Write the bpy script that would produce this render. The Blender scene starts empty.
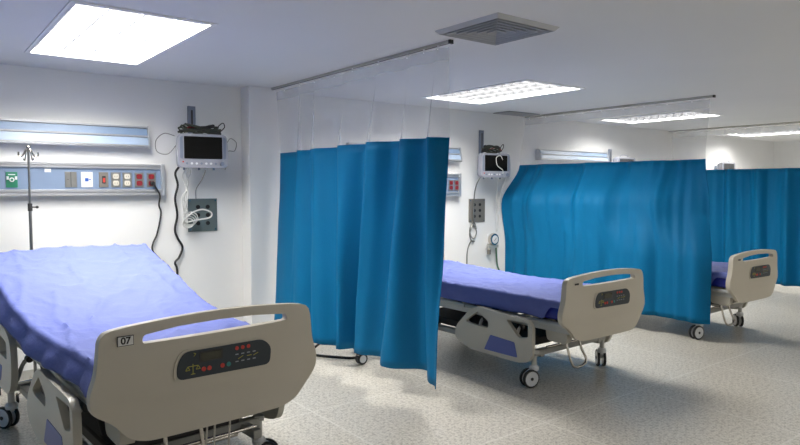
import bpy, bmesh, math, random
from mathutils import Vector, Matrix, noise
random.seed(7)
PI = math.pi
sc = bpy.context.scene
COL = sc.collection

# ------------------------------------------------------------------ materials
def new_mat(name):
    m = bpy.data.materials.new(name); m.use_nodes = True
    nt = m.node_tree; b = nt.nodes['Principled BSDF']
    return m, nt, b

def N(nt, kind, **kw):
    n = nt.nodes.new(kind)
    for k, v in kw.items():
        setattr(n, k, v)
    return n

def mat(name, col, rough=.5, metal=0., bump=0., bscale=60., vary=0., vscale=4., spec=.5, coat=0.):
    m, nt, b = new_mat(name)
    b.inputs['Roughness'].default_value = rough
    b.inputs['Metallic'].default_value = metal
    b.inputs['Specular IOR Level'].default_value = spec
    b.inputs['Coat Weight'].default_value = coat
    tc = N(nt, 'ShaderNodeTexCoord')
    nz = N(nt, 'ShaderNodeTexNoise'); nz.inputs['Scale'].default_value = vscale; nz.inputs['Detail'].default_value = 4
    nt.links.new(tc.outputs['Object'], nz.inputs['Vector'])
    mx = N(nt, 'ShaderNodeMix', data_type='RGBA')
    c2 = [max(0, c * (1 - vary)) for c in col]
    mx.inputs[6].default_value = (*col, 1); mx.inputs[7].default_value = (*c2, 1)
    nt.links.new(nz.outputs['Fac'], mx.inputs[0])
    nt.links.new(mx.outputs[2], b.inputs['Base Color'])
    if bump:
        n2 = N(nt, 'ShaderNodeTexNoise'); n2.inputs['Scale'].default_value = bscale; n2.inputs['Detail'].default_value = 3
        nt.links.new(tc.outputs['Object'], n2.inputs['Vector'])
        bp = N(nt, 'ShaderNodeBump'); bp.inputs['Strength'].default_value = bump; bp.inputs['Distance'].default_value = .01
        nt.links.new(n2.outputs['Fac'], bp.inputs['Height']); nt.links.new(bp.outputs['Normal'], b.inputs['Normal'])
    return m

def emit(name, col, s):
    m, nt, b = new_mat(name)
    b.inputs['Base Color'].default_value = (.8, .8, .8, 1)
    b.inputs['Emission Color'].default_value = (*col, 1); b.inputs['Emission Strength'].default_value = s
    return m

M = {}
M['wall'] = mat('wall_paint', (.82, .82, .81), .55, bump=.08, bscale=35, vary=.04, vscale=1.5)
M['ceil'] = mat('ceiling_paint', (.80, .81, .82), .6, bump=.05, bscale=25, vary=.06, vscale=1.2)
M['beige'] = mat('beige_plastic', (.61, .56, .46), .38, bump=.06, bscale=350, vary=.05)
M['beige2'] = mat('beige_rail_plastic', (.55, .52, .44), .35, vary=.05)
M['panelblue'] = mat('blue_inlay', (.09, .13, .42), .4, vary=.1)
M['grey'] = mat('grey_painted_metal', (.36, .36, .33), .4, metal=.2, vary=.1)
M['lgrey'] = mat('light_grey_metal', (.52, .52, .49), .38, metal=.3, vary=.1)
M['dark'] = mat('dark_metal', (.045, .043, .042), .5, metal=.3, vary=.2)
M['black'] = mat('black_rubber', (.012, .012, .013), .5)
M['chrome'] = mat('chrome', (.62, .58, .52), .18, metal=1.)
M['polechrome'] = mat('dull_pole_chrome', (.30, .30, .29), .3, metal=.9)
M['alu'] = mat('brushed_aluminium', (.62, .63, .65), .33, metal=.75, vary=.1, vscale=2)
M['white'] = mat('white_plastic', (.72, .73, .74), .4)
M['wheelwhite'] = mat('white_wheel_plastic', (.66, .67, .68), .4)
M['railface'] = mat('blue_grey_panel', (.20, .27, .39), .4, vary=.06)
M['lampband'] = mat('pale_blue_diffuser', (.24, .34, .49), .35, vary=.06)
M['lampband2'] = mat('light_blue_diffuser', (.42, .53, .68), .35, vary=.05)
M['sheet'] = mat('blue_nonwoven_sheet', (.13, .162, .43), .7, bump=.25, bscale=45, vary=.12, vscale=7, spec=.25)
M['mattress'] = mat('deep_blue_vinyl', (.012, .022, .30), .35, vary=.2)
M['cpanel'] = mat('dark_slate_keypad', (.022, .034, .045), .35)
M['lcd'] = mat('unlit_lcd', (.05, .05, .03), .2)
M['red'] = mat('red_plastic', (.60, .05, .035), .4)
M['maroon'] = mat('maroon_socket', (.24, .012, .02), .4)
M['green'] = mat('green_outlet', (.02, .20, .11), .4)
M['teal'] = mat('teal_button', (.04, .25, .22), .4)
M['yellow'] = mat('yellow_print', (.45, .42, .06), .5)
M['pale'] = mat('pale_grey_print', (.35, .38, .42), .5)
M['steel'] = mat('steel_plate', (.30, .30, .28), .35, metal=.7, vary=.1)
M['platex'] = mat('grey_green_plate', (.15, .19, .19), .45, metal=.3, vary=.15)
M['ivory'] = mat('ivory_socket', (.66, .62, .52), .4)
M['bluesq'] = mat('blue_socket', (.02, .10, .42), .4)
M['brown'] = mat('brown_socket_plate', (.24, .22, .19), .4, metal=.4)
M['monbody'] = mat('silver_monitor_plastic', (.34, .35, .40), .35, metal=.2)
M['mongrey'] = mat('blue_grey_monitor_edge', (.20, .23, .30), .35, metal=.2)
M['screen'] = mat('black_screen', (.004, .004, .004), .2, spec=.15)
M['olive'] = mat('dark_olive_cable', (.035, .04, .025), .6)
M['whitecab'] = mat('white_cable', (.62, .62, .60), .5)
M['hose'] = mat('green_hose', (.05, .12, .07), .4)
M['ventgrey'] = mat('vent_grey_paint', (.50, .52, .56), .45)
M['accgrey'] = mat('grey_access_panel', (.30, .31, .32), .5)
M['lampwhite'] = mat('lamp_white_enamel', (.85, .86, .88), .4)
M['labelwhite'] = mat('white_label', (.78, .78, .76), .5)

JX, JY = 2.35, 2.90
def floor_mat():
    m, nt, b = new_mat('terrazzo_floor')
    tc = N(nt, 'ShaderNodeTexCoord')
    v = N(nt, 'ShaderNodeTexNoise', noise_dimensions='2D'); v.inputs['Scale'].default_value = 38; v.inputs['Detail'].default_value = 2; v.inputs['Roughness'].default_value = .6
    v2 = N(nt, 'ShaderNodeTexNoise', noise_dimensions='2D'); v2.inputs['Scale'].default_value = 75; v2.inputs['Detail'].default_value = 1
    n = N(nt, 'ShaderNodeTexNoise', noise_dimensions='2D'); n.inputs['Scale'].default_value = .9; n.inputs['Detail'].default_value = 2
    for x in (v, v2, n): nt.links.new(tc.outputs['Object'], x.inputs['Vector'])
    r1 = N(nt, 'ShaderNodeValToRGB'); e = r1.color_ramp.elements
    e[0].position = .36; e[0].color = (.29, .26, .215, 1); e[1].position = .52; e[1].color = (.64, .605, .53, 1)
    nt.links.new(v.outputs['Fac'], r1.inputs[0])
    r2 = N(nt, 'ShaderNodeValToRGB'); e = r2.color_ramp.elements
    e[0].position = .35; e[0].color = (.38, .35, .29, 1); e[1].position = .6; e[1].color = (.71, .68, .60, 1)
    nt.links.new(v2.outputs['Fac'], r2.inputs[0])
    mx = N(nt, 'ShaderNodeMix', data_type='RGBA'); mx.inputs[0].default_value = .5
    nt.links.new(r1.outputs[0], mx.inputs[6]); nt.links.new(r2.outputs[0], mx.inputs[7])
    # worn patches
    mx2 = N(nt, 'ShaderNodeMix', data_type='RGBA', blend_type='MULTIPLY'); mx2.inputs[0].default_value = 1
    rn = N(nt, 'ShaderNodeValToRGB'); rn.color_ramp.elements[0].position = .3; rn.color_ramp.elements[0].color = (.94, .94, .94, 1)
    rn.color_ramp.elements[1].position = .7; rn.color_ramp.elements[1].color = (1, 1, 1, 1)
    nt.links.new(n.outputs['Fac'], rn.inputs[0])
    nt.links.new(mx.outputs[2], mx2.inputs[6]); nt.links.new(rn.outputs[0], mx2.inputs[7])
    # tile joints
    br = N(nt, 'ShaderNodeTexBrick'); br.offset = 0; br.squash = 1
    br.inputs['Scale'].default_value = 1; br.inputs['Brick Width'].default_value = 1.2; br.inputs['Row Height'].default_value = 1.2
    br.inputs['Mortar Size'].default_value = .009; br.inputs['Mortar Smooth'].default_value = .2
    br.inputs['Color1'].default_value = (0, 0, 0, 1); br.inputs['Color2'].default_value = (0, 0, 0, 1); br.inputs['Mortar'].default_value = (1, 1, 1, 1)
    mp = N(nt, 'ShaderNodeMapping'); mp.inputs['Location'].default_value = (-JX, -JY, 0)
    nt.links.new(tc.outputs['Object'], mp.inputs['Vector']); nt.links.new(mp.outputs[0], br.inputs['Vector'])
    mx3 = N(nt, 'ShaderNodeMix', data_type='RGBA'); mx3.inputs[7].default_value = (.80, .78, .72, 1)
    mul = N(nt, 'ShaderNodeMath', operation='MULTIPLY'); mul.inputs[1].default_value = .405
    nt.links.new(br.outputs['Color'], mul.inputs[0]); nt.links.new(mul.outputs[0], mx3.inputs[0])
    nt.links.new(mx2.outputs[2], mx3.inputs[6]); nt.links.new(mx3.outputs[2], b.inputs['Base Color'])
    rr = N(nt, 'ShaderNodeMapRange'); rr.inputs[3].default_value = .285; rr.inputs[4].default_value = .32
    nt.links.new(n.outputs['Fac'], rr.inputs[0]); nt.links.new(rr.outputs[0], b.inputs['Roughness'])
    return m
M['floor'] = floor_mat()

def cloth_mat():
    m, nt, b = new_mat('teal_blue_curtain_fabric')
    out = nt.nodes['Material Output']
    tc = N(nt, 'ShaderNodeTexCoord')
    w = N(nt, 'ShaderNodeTexNoise'); w.inputs['Scale'].default_value = 160; w.inputs['Detail'].default_value = 2
    nt.links.new(tc.outputs['Object'], w.inputs['Vector'])
    n2 = N(nt, 'ShaderNodeTexNoise'); n2.inputs['Scale'].default_value = 5; n2.inputs['Detail'].default_value = 4
    nt.links.new(tc.outputs['Object'], n2.inputs['Vector'])
    mx = N(nt, 'ShaderNodeMix', data_type='RGBA')
    mx.inputs[6].default_value = (.0, .130, .30, 1); mx.inputs[7].default_value = (.0, .185, .39, 1)
    nt.links.new(w.outputs['Fac'], mx.inputs[0])
    nt.links.new(mx.outputs[2], b.inputs['Base Color'])
    b.inputs['Roughness'].default_value = .62; b.inputs['Specular IOR Level'].default_value = .2
    b.inputs['Sheen Weight'].default_value = .0
    bp = N(nt, 'ShaderNodeBump'); bp.inputs['Strength'].default_value = .25; bp.inputs['Distance'].default_value = .02
    nt.links.new(n2.outputs['Fac'], bp.inputs['Height']); nt.links.new(bp.outputs['Normal'], b.inputs['Normal'])
    tr = N(nt, 'ShaderNodeBsdfTranslucent'); tr.inputs['Color'].default_value = (.0, .27, .52, 1)
    ms = N(nt, 'ShaderNodeMixShader'); ms.inputs[0].default_value = .15
    nt.links.new(b.outputs[0], ms.inputs[1]); nt.links.new(tr.outputs[0], ms.inputs[2]); nt.links.new(ms.outputs[0], out.inputs['Surface'])
    return m
M['cloth'] = cloth_mat()

def net_mat(name, op):
    m, nt, b = new_mat(name)
    out = nt.nodes['Material Output']
    b.inputs['Base Color'].default_value = (.66, .68, .72, 1); b.inputs['Roughness'].default_value = .5
    tc = N(nt, 'ShaderNodeTexCoord')
    nz = N(nt, 'ShaderNodeTexNoise'); nz.inputs['Scale'].default_value = 9
    nt.links.new(tc.outputs['Object'], nz.inputs['Vector'])
    mr = N(nt, 'ShaderNodeMapRange'); mr.inputs[3].default_value = op * .9; mr.inputs[4].default_value = op * 1.1
    nt.links.new(nz.outputs['Fac'], mr.inputs[0])
    tl = N(nt, 'ShaderNodeBsdfTranslucent'); tl.inputs['Color'].default_value = (.7, .72, .75, 1)
    m1 = N(nt, 'ShaderNodeMixShader'); m1.inputs[0].default_value = .45
    nt.links.new(b.outputs[0], m1.inputs[1]); nt.links.new(tl.outputs[0], m1.inputs[2])
    tp = N(nt, 'ShaderNodeBsdfTransparent')
    m2 = N(nt, 'ShaderNodeMixShader')
    nt.links.new(mr.outputs[0], m2.inputs[0]); nt.links.new(tp.outputs[0], m2.inputs[1]); nt.links.new(m1.outputs[0], m2.inputs[2])
    nt.links.new(m2.outputs[0], out.inputs['Surface'])
    return m
M['net'] = net_mat('white_see_through_net', .30)
M['nethem'] = net_mat('white_net_hem', .42)
M['tube'] = emit('lit_lamp_diffuser', (1, .975, .93), 33.0)
for _m in (M['tube'],): _m.cycles.emission_sampling = 'AUTO'
M['filltube'] = emit('added_fill_diffuser', (1, .98, .94), 12.0)
M['blade'] = mat('lamp_louvre_blade', (.06, .062, .066), .4)

# ------------------------------------------------------------------ mesh helpers
class MB:
    """collects shapes with material indices and links them as one mesh object"""
    def __init__(s):
        s.bm = bmesh.new(); s.mats = []
    def mi(s, m):
        if m not in s.mats: s.mats.append(m)
        return s.mats.index(m)
    def _fin(s, faces, m):
        i = s.mi(m)
        for f in faces: f.material_index = i
    def box(s, c, size, m, rot=None):
        r = bmesh.ops.create_cube(s.bm, size=1)
        T = Matrix.Translation(c) @ (rot.to_4x4() if rot else Matrix()) @ Matrix.Diagonal((*size, 1))
        bmesh.ops.transform(s.bm, matrix=T, verts=r['verts'])
        s._fin({f for v in r['verts'] for f in v.link_faces}, m); return s
    def b2(s, a, b, m):
        c = [(a[i] + b[i]) / 2 for i in range(3)]; z = [abs(b[i] - a[i]) for i in range(3)]
        return s.box(c, z, m)
    def cyl(s, p0, p1, r, m, seg=16, r2=None):
        p0 = Vector(p0); p1 = Vector(p1); d = p1 - p0
        q = bmesh.ops.create_cone(s.bm, cap_ends=True, segments=seg, radius1=r, radius2=r if r2 is None else r2, depth=d.length)
        T = Matrix.Translation((p0 + p1) / 2) @ d.to_track_quat('Z', 'Y').to_matrix().to_4x4()
        bmesh.ops.transform(s.bm, matrix=T, verts=q['verts'])
        s._fin({f for v in q['verts'] for f in v.link_faces}, m); return s
    def sph(s, c, r, m, seg=12, sc_=(1, 1, 1)):
        q = bmesh.ops.create_uvsphere(s.bm, u_segments=seg, v_segments=max(6, seg // 2), radius=r)
        bmesh.ops.transform(s.bm, matrix=Matrix.Translation(c) @ Matrix.Diagonal((*sc_, 1)), verts=q['verts'])
        s._fin({f for v in q['verts'] for f in v.link_faces}, m); return s
    def tube(s, pts, r, m, seg=8, sub=6, closed=False):
        P = smooth(pts, sub, closed) if sub > 1 else [Vector(p) for p in pts]
        n = len(P); rings = []; up = Vector((0, 0, 1)); prev = None
        for i, p in enumerate(P):
            a = P[(i - 1) % n] if closed or i > 0 else p
            b = P[(i + 1) % n] if closed or i < n - 1 else p
            t = (b - a)
            t = t.normalized() if t.length > 1e-9 else Vector((0, 0, 1))
            if prev is None:
                x = t.orthogonal().normalized()
            else:
                x = prev - t * prev.dot(t)
                x = x.normalized() if x.length > 1e-6 else t.orthogonal().normalized()
            prev = x; y = t.cross(x)
            rr = r(i / (n - 1)) if callable(r) else r
            rings.append([s.bm.verts.new(p + (x * math.cos(k * 2 * PI / seg) + y * math.sin(k * 2 * PI / seg)) * rr) for k in range(seg)])
        fs = []
        for i in range(n if closed else n - 1):
            A = rings[i]; B = rings[(i + 1) % n]
            for k in range(seg):
                fs.append(s.bm.faces.new((A[k], A[(k + 1) % seg], B[(k + 1) % seg], B[k])))
        if not closed:
            fs.append(s.bm.faces.new(rings[0][::-1])); fs.append(s.bm.faces.new(rings[-1]))
        s._fin(fs, m); return s
    def prism(s, outline, fn, m, t0, t1, holes=()):
        """outline: (a,b) list; fn(a,b,t)->xyz; extruded t0..t1; with holes"""
        loops = [list(outline)] + [list(h) for h in holes]
        tmp = bmesh.new(); edges = []
        for L in loops:
            vs = [tmp.verts.new((a, b, 0)) for a, b in L]
            for i in range(len(vs)): edges.append(tmp.edges.new((vs[i], vs[(i + 1) % len(vs)])))
        bmesh.ops.triangle_fill(tmp, use_beauty=True, use_dissolve=False, edges=edges)
        bmesh.ops.recalc_face_normals(tmp, faces=tmp.faces)
        tmp.verts.index_update()
        A = [s.bm.verts.new(fn(v.co.x, v.co.y, t0)) for v in tmp.verts]
        B = [s.bm.verts.new(fn(v.co.x, v.co.y, t1)) for v in tmp.verts]
        fs = []
        for f in tmp.faces:
            ix = [v.index for v in f.verts]
            fs.append(s.bm.faces.new([A[i] for i in ix])); fs.append(s.bm.faces.new([B[i] for i in reversed(ix)]))
        for e in tmp.edges:
            if len(e.link_faces) == 1:
                i, j = e.verts[0].index, e.verts[1].index
                fs.append(s.bm.faces.new((A[i], A[j], B[j], B[i])))
        tmp.free(); s._fin(fs, m); return s
    def lathe(s, prof, c, m, seg=24, axis='Z', caps=True):
        rings = []
        for r, h in prof:
            ring = []
            for k in range(seg):
                a = k * 2 * PI / seg
                if axis == 'Z': p = (r * math.cos(a), r * math.sin(a), h)
                elif axis == 'X': p = (h, r * math.cos(a), r * math.sin(a))
                else: p = (r * math.cos(a), h, r * math.sin(a))
                ring.append(s.bm.verts.new(Vector(c) + Vector(p)))
            rings.append(ring)
        fs = []
        for A, B in zip(rings, rings[1:]):
            for k in range(seg): fs.append(s.bm.faces.new((A[k], A[(k + 1) % seg], B[(k + 1) % seg], B[k])))
        if caps: fs.append(s.bm.faces.new(rings[0])); fs.append(s.bm.faces.new(rings[-1]))
        s._fin(fs, m); return s
    def build(s, name, parent=None, bevel=0, seg=2, smooth_=True, loc=None, rot=None, sub=0, ang=35):
        bmesh.ops.recalc_face_normals(s.bm, faces=s.bm.faces)
        me = bpy.data.meshes.new(name); s.bm.to_mesh(me); s.bm.free()
        for m in s.mats: me.materials.append(m)
        if smooth_:
            for p in me.polygons: p.use_smooth = True
            me.set_sharp_from_angle(angle=math.radians(ang))
        o = bpy.data.objects.new(name, me); COL.objects.link(o)
        if parent: o.parent = parent
        if loc is not None: o.location = loc
        if rot is not None: o.rotation_euler = rot
        if bevel:
            b = o.modifiers.new('bevel', 'BEVEL'); b.width = bevel; b.segments = seg; b.limit_method = 'ANGLE'; b.angle_limit = math.radians(40); b.harden_normals = False
        if sub:
            u = o.modifiers.new('sub', 'SUBSURF'); u.levels = sub; u.render_levels = sub
        return o

def smooth(pts, sub=6, closed=False):
    P = [Vector(p) for p in pts]; n = len(P); out = []
    R_ = range(n if closed else n - 1)
    for i in R_:
        p1 = P[i]; p2 = P[(i + 1) % n]
        p0 = P[(i - 1) % n] if closed or i > 0 else p1
        p3 = P[(i + 2) % n] if closed or i < n - 2 else p2
        for k in range(sub):
            t = k / sub
            out.append(.5 * ((2 * p1) + (p2 - p0) * t + (2 * p0 - 5 * p1 + 4 * p2 - p3) * t * t + (3 * p1 - p0 - 3 * p2 + p3) * t ** 3))
    if not closed: out.append(P[-1])
    return out

def rrect(x0, y0, x1, y1, r, n=4):
    pts = []
    for cx, cy, a0 in ((x1 - r, y1 - r, 0), (x0 + r, y1 - r, 90), (x0 + r, y0 + r, 180), (x1 - r, y0 + r, 270)):
        for k in range(n + 1):
            a = math.radians(a0 + 90 * k / n); pts.append((cx + r * math.cos(a), cy + r * math.sin(a)))
    return pts

def rpoly(pts, r, n=4):
    """rounds the corners of a polygon"""
    out = []; L = len(pts)
    for i in range(L):
        p = Vector(pts[i]); a = Vector(pts[i - 1]) - p; b = Vector(pts[(i + 1) % L]) - p
        rr = r[i] if isinstance(r, (list, tuple)) else r
        ra = min(rr, a.length * .45, b.length * .45)
        s_ = p + a.normalized() * ra; e = p + b.normalized() * ra
        for k in range(n + 1):
            t = k / n
            q = s_ * (1 - t) ** 2 + p * 2 * t * (1 - t) + e * t * t
            out.append((q.x, q.y))
    return out

def thing(name, label, cat, loc=(0, 0, 0), rz=0, group=None):
    o = bpy.data.objects.new(name, None); COL.objects.link(o)
    o.empty_display_size = .1
    o.location = loc; o.rotation_euler = (0, 0, rz); tag(o, label, cat, group); return o
def tag(o, label, cat, group=None):
    o['label'] = label; o['category'] = cat
    if group: o['group'] = group
    return o
def struct(o): o['kind'] = 'structure'; return o
def dup(root, loc, rz, label, group=None):
    r = root.copy(); COL.objects.link(r); r.location = loc; r.rotation_euler = (0, 0, rz)
    r['label'] = label
    if group: r['group'] = group
    for ch in list(root.children):
        c = ch.copy(); COL.objects.link(c); c.parent = r
        for g in list(ch.children):
            d = g.copy(); COL.objects.link(d); d.parent = c
    return r

def text_mesh(txt, name, size, m, parent, loc, rot, bold=0.):
    cu = bpy.data.curves.new(name, 'FONT'); cu.body = txt; cu.size = size; cu.extrude = .0006; cu.offset = bold
    cu.align_x = 'CENTER'; cu.align_y = 'CENTER'
    t = bpy.data.objects.new(name + '_tmp', cu); COL.objects.link(t)
    bpy.context.view_layer.update()
    me = bpy.data.meshes.new_from_object(t.evaluated_get(bpy.context.evaluated_depsgraph_get()))
    bpy.data.objects.remove(t)
    me.materials.clear(); me.materials.append(m)
    o = bpy.data.objects.new(name, me); COL.objects.link(o); o.parent = parent; o.location = loc; o.rotation_euler = rot
    return o

# ------------------------------------------------------------------ the room
XL, XR, YF, YB, ZC = -2.2, 15.6, -3.2, 6.33, 2.7
LAMPS = [(.78, 1.58, 3.96, 5.63), (4.75, 5.62, 4.16, 5.68), (8.45, 9.27, 4.48, 5.92), (12.65, 13.5, 4.45, 6.0)]
VENT = [(2.835, 3.345, 2.71, 3.22)]
FILL_LAMPS = [(3.8, 4.6, -1.7, -.1), (7.8, 8.6, -1.7, -.1), (11.8, 12.6, -1.7, -.1)]  # unseen lamps added to fill the near side with light
b = MB(); b.b2((XL, YF, -.1), (XR, YB + .1, 0), M['floor']); struct(b.build('floor', smooth_=False))
b = MB()
xs = sorted({XL, XR, *[v for l in LAMPS + FILL_LAMPS + VENT for v in l[:2]]}); ys = sorted({YF, YB + .1, *[v for l in LAMPS + FILL_LAMPS + VENT for v in l[2:]]})
for x0, x1 in zip(xs, xs[1:]):
    for y0, y1 in zip(ys, ys[1:]):
        cx, cy = (x0 + x1) / 2, (y0 + y1) / 2
        if any(l[0] < cx < l[1] and l[2] < cy < l[3] for l in LAMPS + FILL_LAMPS + VENT): continue
        b.b2((x0, y0, ZC), (x1, y1, ZC + .14), M['ceil'])
bmesh.ops.remove_doubles(b.bm, verts=b.bm.verts, dist=1e-4)
struct(b.build('ceiling', smooth_=False))
b = MB(); b.b2((XL, YB, 0), (XR, YB + .12, ZC), M['wall']); struct(b.build('wall_back', smooth_=False))
b = MB(); b.b2((XL - .12, YF, 0), (XL, YB + .1, ZC), M['wall']); struct(b.build('wall_left', smooth_=False))
b = MB(); b.b2((XR, YF, 0), (XR + .12, YB + .1, ZC), M['wall']); struct(b.build('wall_right', smooth_=False))
b = MB(); b.b2((XL, YF - .12, 0), (XR, YF, .75), M['wall']); b.b2((XL, YF - .12, 2.55), (XR, YF, ZC), M['wall'])  # window openings added in this unseen wall to admit fill light
for k in range(8): b.b2((XL + (XR - XL - .3) * k / 7, YF - .12, .75), (XL + (XR - XL - .3) * k / 7 + .3, YF, 2.55), M['wall'])
struct(b.build('wall_front', smooth_=False))
b = MB(); b.b2((2.80, 6.13, 0), (3.35, YB, ZC), M['wall']); struct(b.build('wall_column', bevel=.006, smooth_=False))
b = MB(); b.b2((XL, YB - .015, 0), (2.80, YB, .08), M['lgrey']); b.b2((3.35, YB - .015, 0), (XR, YB, .08), M['lgrey']); struct(b.build('baseboard_back', smooth_=False))

# ------------------------------------------------------------------ ceiling lamps
def ceiling_lamp(l, label, group, lit):
    x0, x1, y0, y1 = l; cx, cy = (x0 + x1) / 2, (y0 + y1) / 2; w, h = x1 - x0, y1 - y0
    t = thing('ceiling_lamp', label, 'ceiling lamp', (cx, cy, ZC), 0, group)
    b = MB()
    for sx in (-1, 1): b.box((sx * (w / 2 - .006), 0, .045), (.012, h, .11), M['lampwhite'])
    for sy in (-1, 1): b.box((0, sy * (h / 2 - .006), .045), (w - .024, .012, .11), M['lampwhite'])
    b.box((0, 0, .11), (w, h, .02), M['lampwhite'])
    b.build('housing', t, smooth_=False)
    b = MB(); b.box((0, 0, .09), (w - .03, h - .03, .012), M['lampwhite'])
    b.bm.faces.ensure_lookup_table()
    b._fin([f for f in b.bm.faces if f.calc_center_median().z < .085], lit)
    b.build('lit_panel', t, smooth_=False)
    # parabolic louvre: three long bays with cross blades
    b = MB()
    for k in range(1, 4): b.box((-w / 2 + w * k / 4, 0, .03), (.010, h - .03, .05), M['lampwhite'] if cx < 3 else M['blade'])
    nb = 12
    for k in range(1, nb): b.box((0, -h / 2 + h * k / nb, .028), (w - .03, .006, .042), M['blade'])
    b.build('louvre', t, smooth_=False)
    b = MB()
    for sx in (-1, 1): b.box((sx * (w / 2 + .006), 0, -.004), (.03, h + .042, .008), M['lampwhite'])
    for sy in (-1, 1): b.box((0, sy * (h / 2 + .006), -.004), (w - .018, .03, .008), M['lampwhite'])
    b.build('trim_frame', t, smooth_=False)
    return t
nm = ['square louvred ceiling lamp above the nearest bed, at upper left, glaring white', 'louvred ceiling lamp beyond the square air vent, over the second bed',
      'louvred ceiling lamp seen behind the second curtain track', 'far thin-looking louvred ceiling lamp at the right edge']
for l, n_ in zip(LAMPS, nm): ceiling_lamp(l, n_, 'louvred ceiling lamps over the bed bays', M['tube'])
for l in FILL_LAMPS: ceiling_lamp(l, 'added ceiling fill lamp nearer than the beds, out of the picture', 'added ceiling fill lamps', M['filltube'])

# air vent (square diffuser hanging a little below the ceiling)
t = thing('air_vent', 'square grey air diffuser on the ceiling beside the first curtain track', 'air vent', (3.09, 2.965, ZC))
def ring(b, s0, z0, s1, z1, m, th=.006):
    for k in range(4):
        a = k * PI / 2; R_ = Matrix.Rotation(a, 3, 'Z')
        q = [(-s0, -s0, z0), (s0, -s0, z0), (s1, -s1, z1), (-s1, -s1, z1)]
        lo = [b.bm.verts.new(R_ @ Vector(p)) for p in q]; hi = [b.bm.verts.new(R_ @ (Vector(p) + Vector((0, 0, th)))) for p in q]
        fs = [b.bm.faces.new(lo), b.bm.faces.new(hi[::-1])]
        for i in range(4): fs.append(b.bm.faces.new((lo[i], lo[(i + 1) % 4], hi[(i + 1) % 4], hi[i])))
        b._fin(fs, m)
b = MB(); ring(b, .283, -.004, .262, -.026, M['ventgrey']); ring(b, .283, -.004, .285, .0, M['ventgrey'], .003); ring(b, .262, -.026, .253, .0, M['ventgrey'], .004); b.build('frame', t, smooth_=False)
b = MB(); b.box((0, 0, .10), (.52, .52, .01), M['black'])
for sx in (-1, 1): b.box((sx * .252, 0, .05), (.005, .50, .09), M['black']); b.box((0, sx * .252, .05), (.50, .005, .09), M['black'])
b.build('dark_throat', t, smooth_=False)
for k in range(5):
    s = .232 - k * .047; b = MB(); ring(b, s, -.026, s - .022, .012, M['ventgrey'], .003); ring(b, s + .005, -.027, s - .005, -.027, M['ventgrey'], .002); b.build('vane', t, smooth_=False)
tag(MB().b2((6.50, 5.98, ZC - .012), (7.12, 6.29, ZC - .001), M['accgrey']).build('ceiling_access_panel', bevel=.003), 'flat grey access panel on the ceiling near the second curtain track', 'access panel')

# ------------------------------------------------------------------ curtains
def track(x, y0, y1, label):
    b = MB(); b.b2((x - .014, y0, ZC - .022), (x + .014, y1, ZC - .001), M['lgrey'])
    b.b2((x - .006, y0 + .01, ZC - .024), (x + .006, y1, ZC - .0215), M['dark'])
    b.b2((x - .017, y0 - .006, ZC - .028), (x + .017, y0 + .012, ZC - .0005), M['dark'])
    tag(b.build('curtain_track', smooth_=False), label, 'curtain track', 'ceiling curtain tracks')
track(3.06, 3.37, 6.12, 'thin dark ceiling track carrying the nearest curtain')
track(7.20, 3.56, 6.32, 'thin ceiling track carrying the middle curtain')
track(11.12, 3.5, 6.32, 'thin ceiling track carrying the farthest curtain at right')

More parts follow.
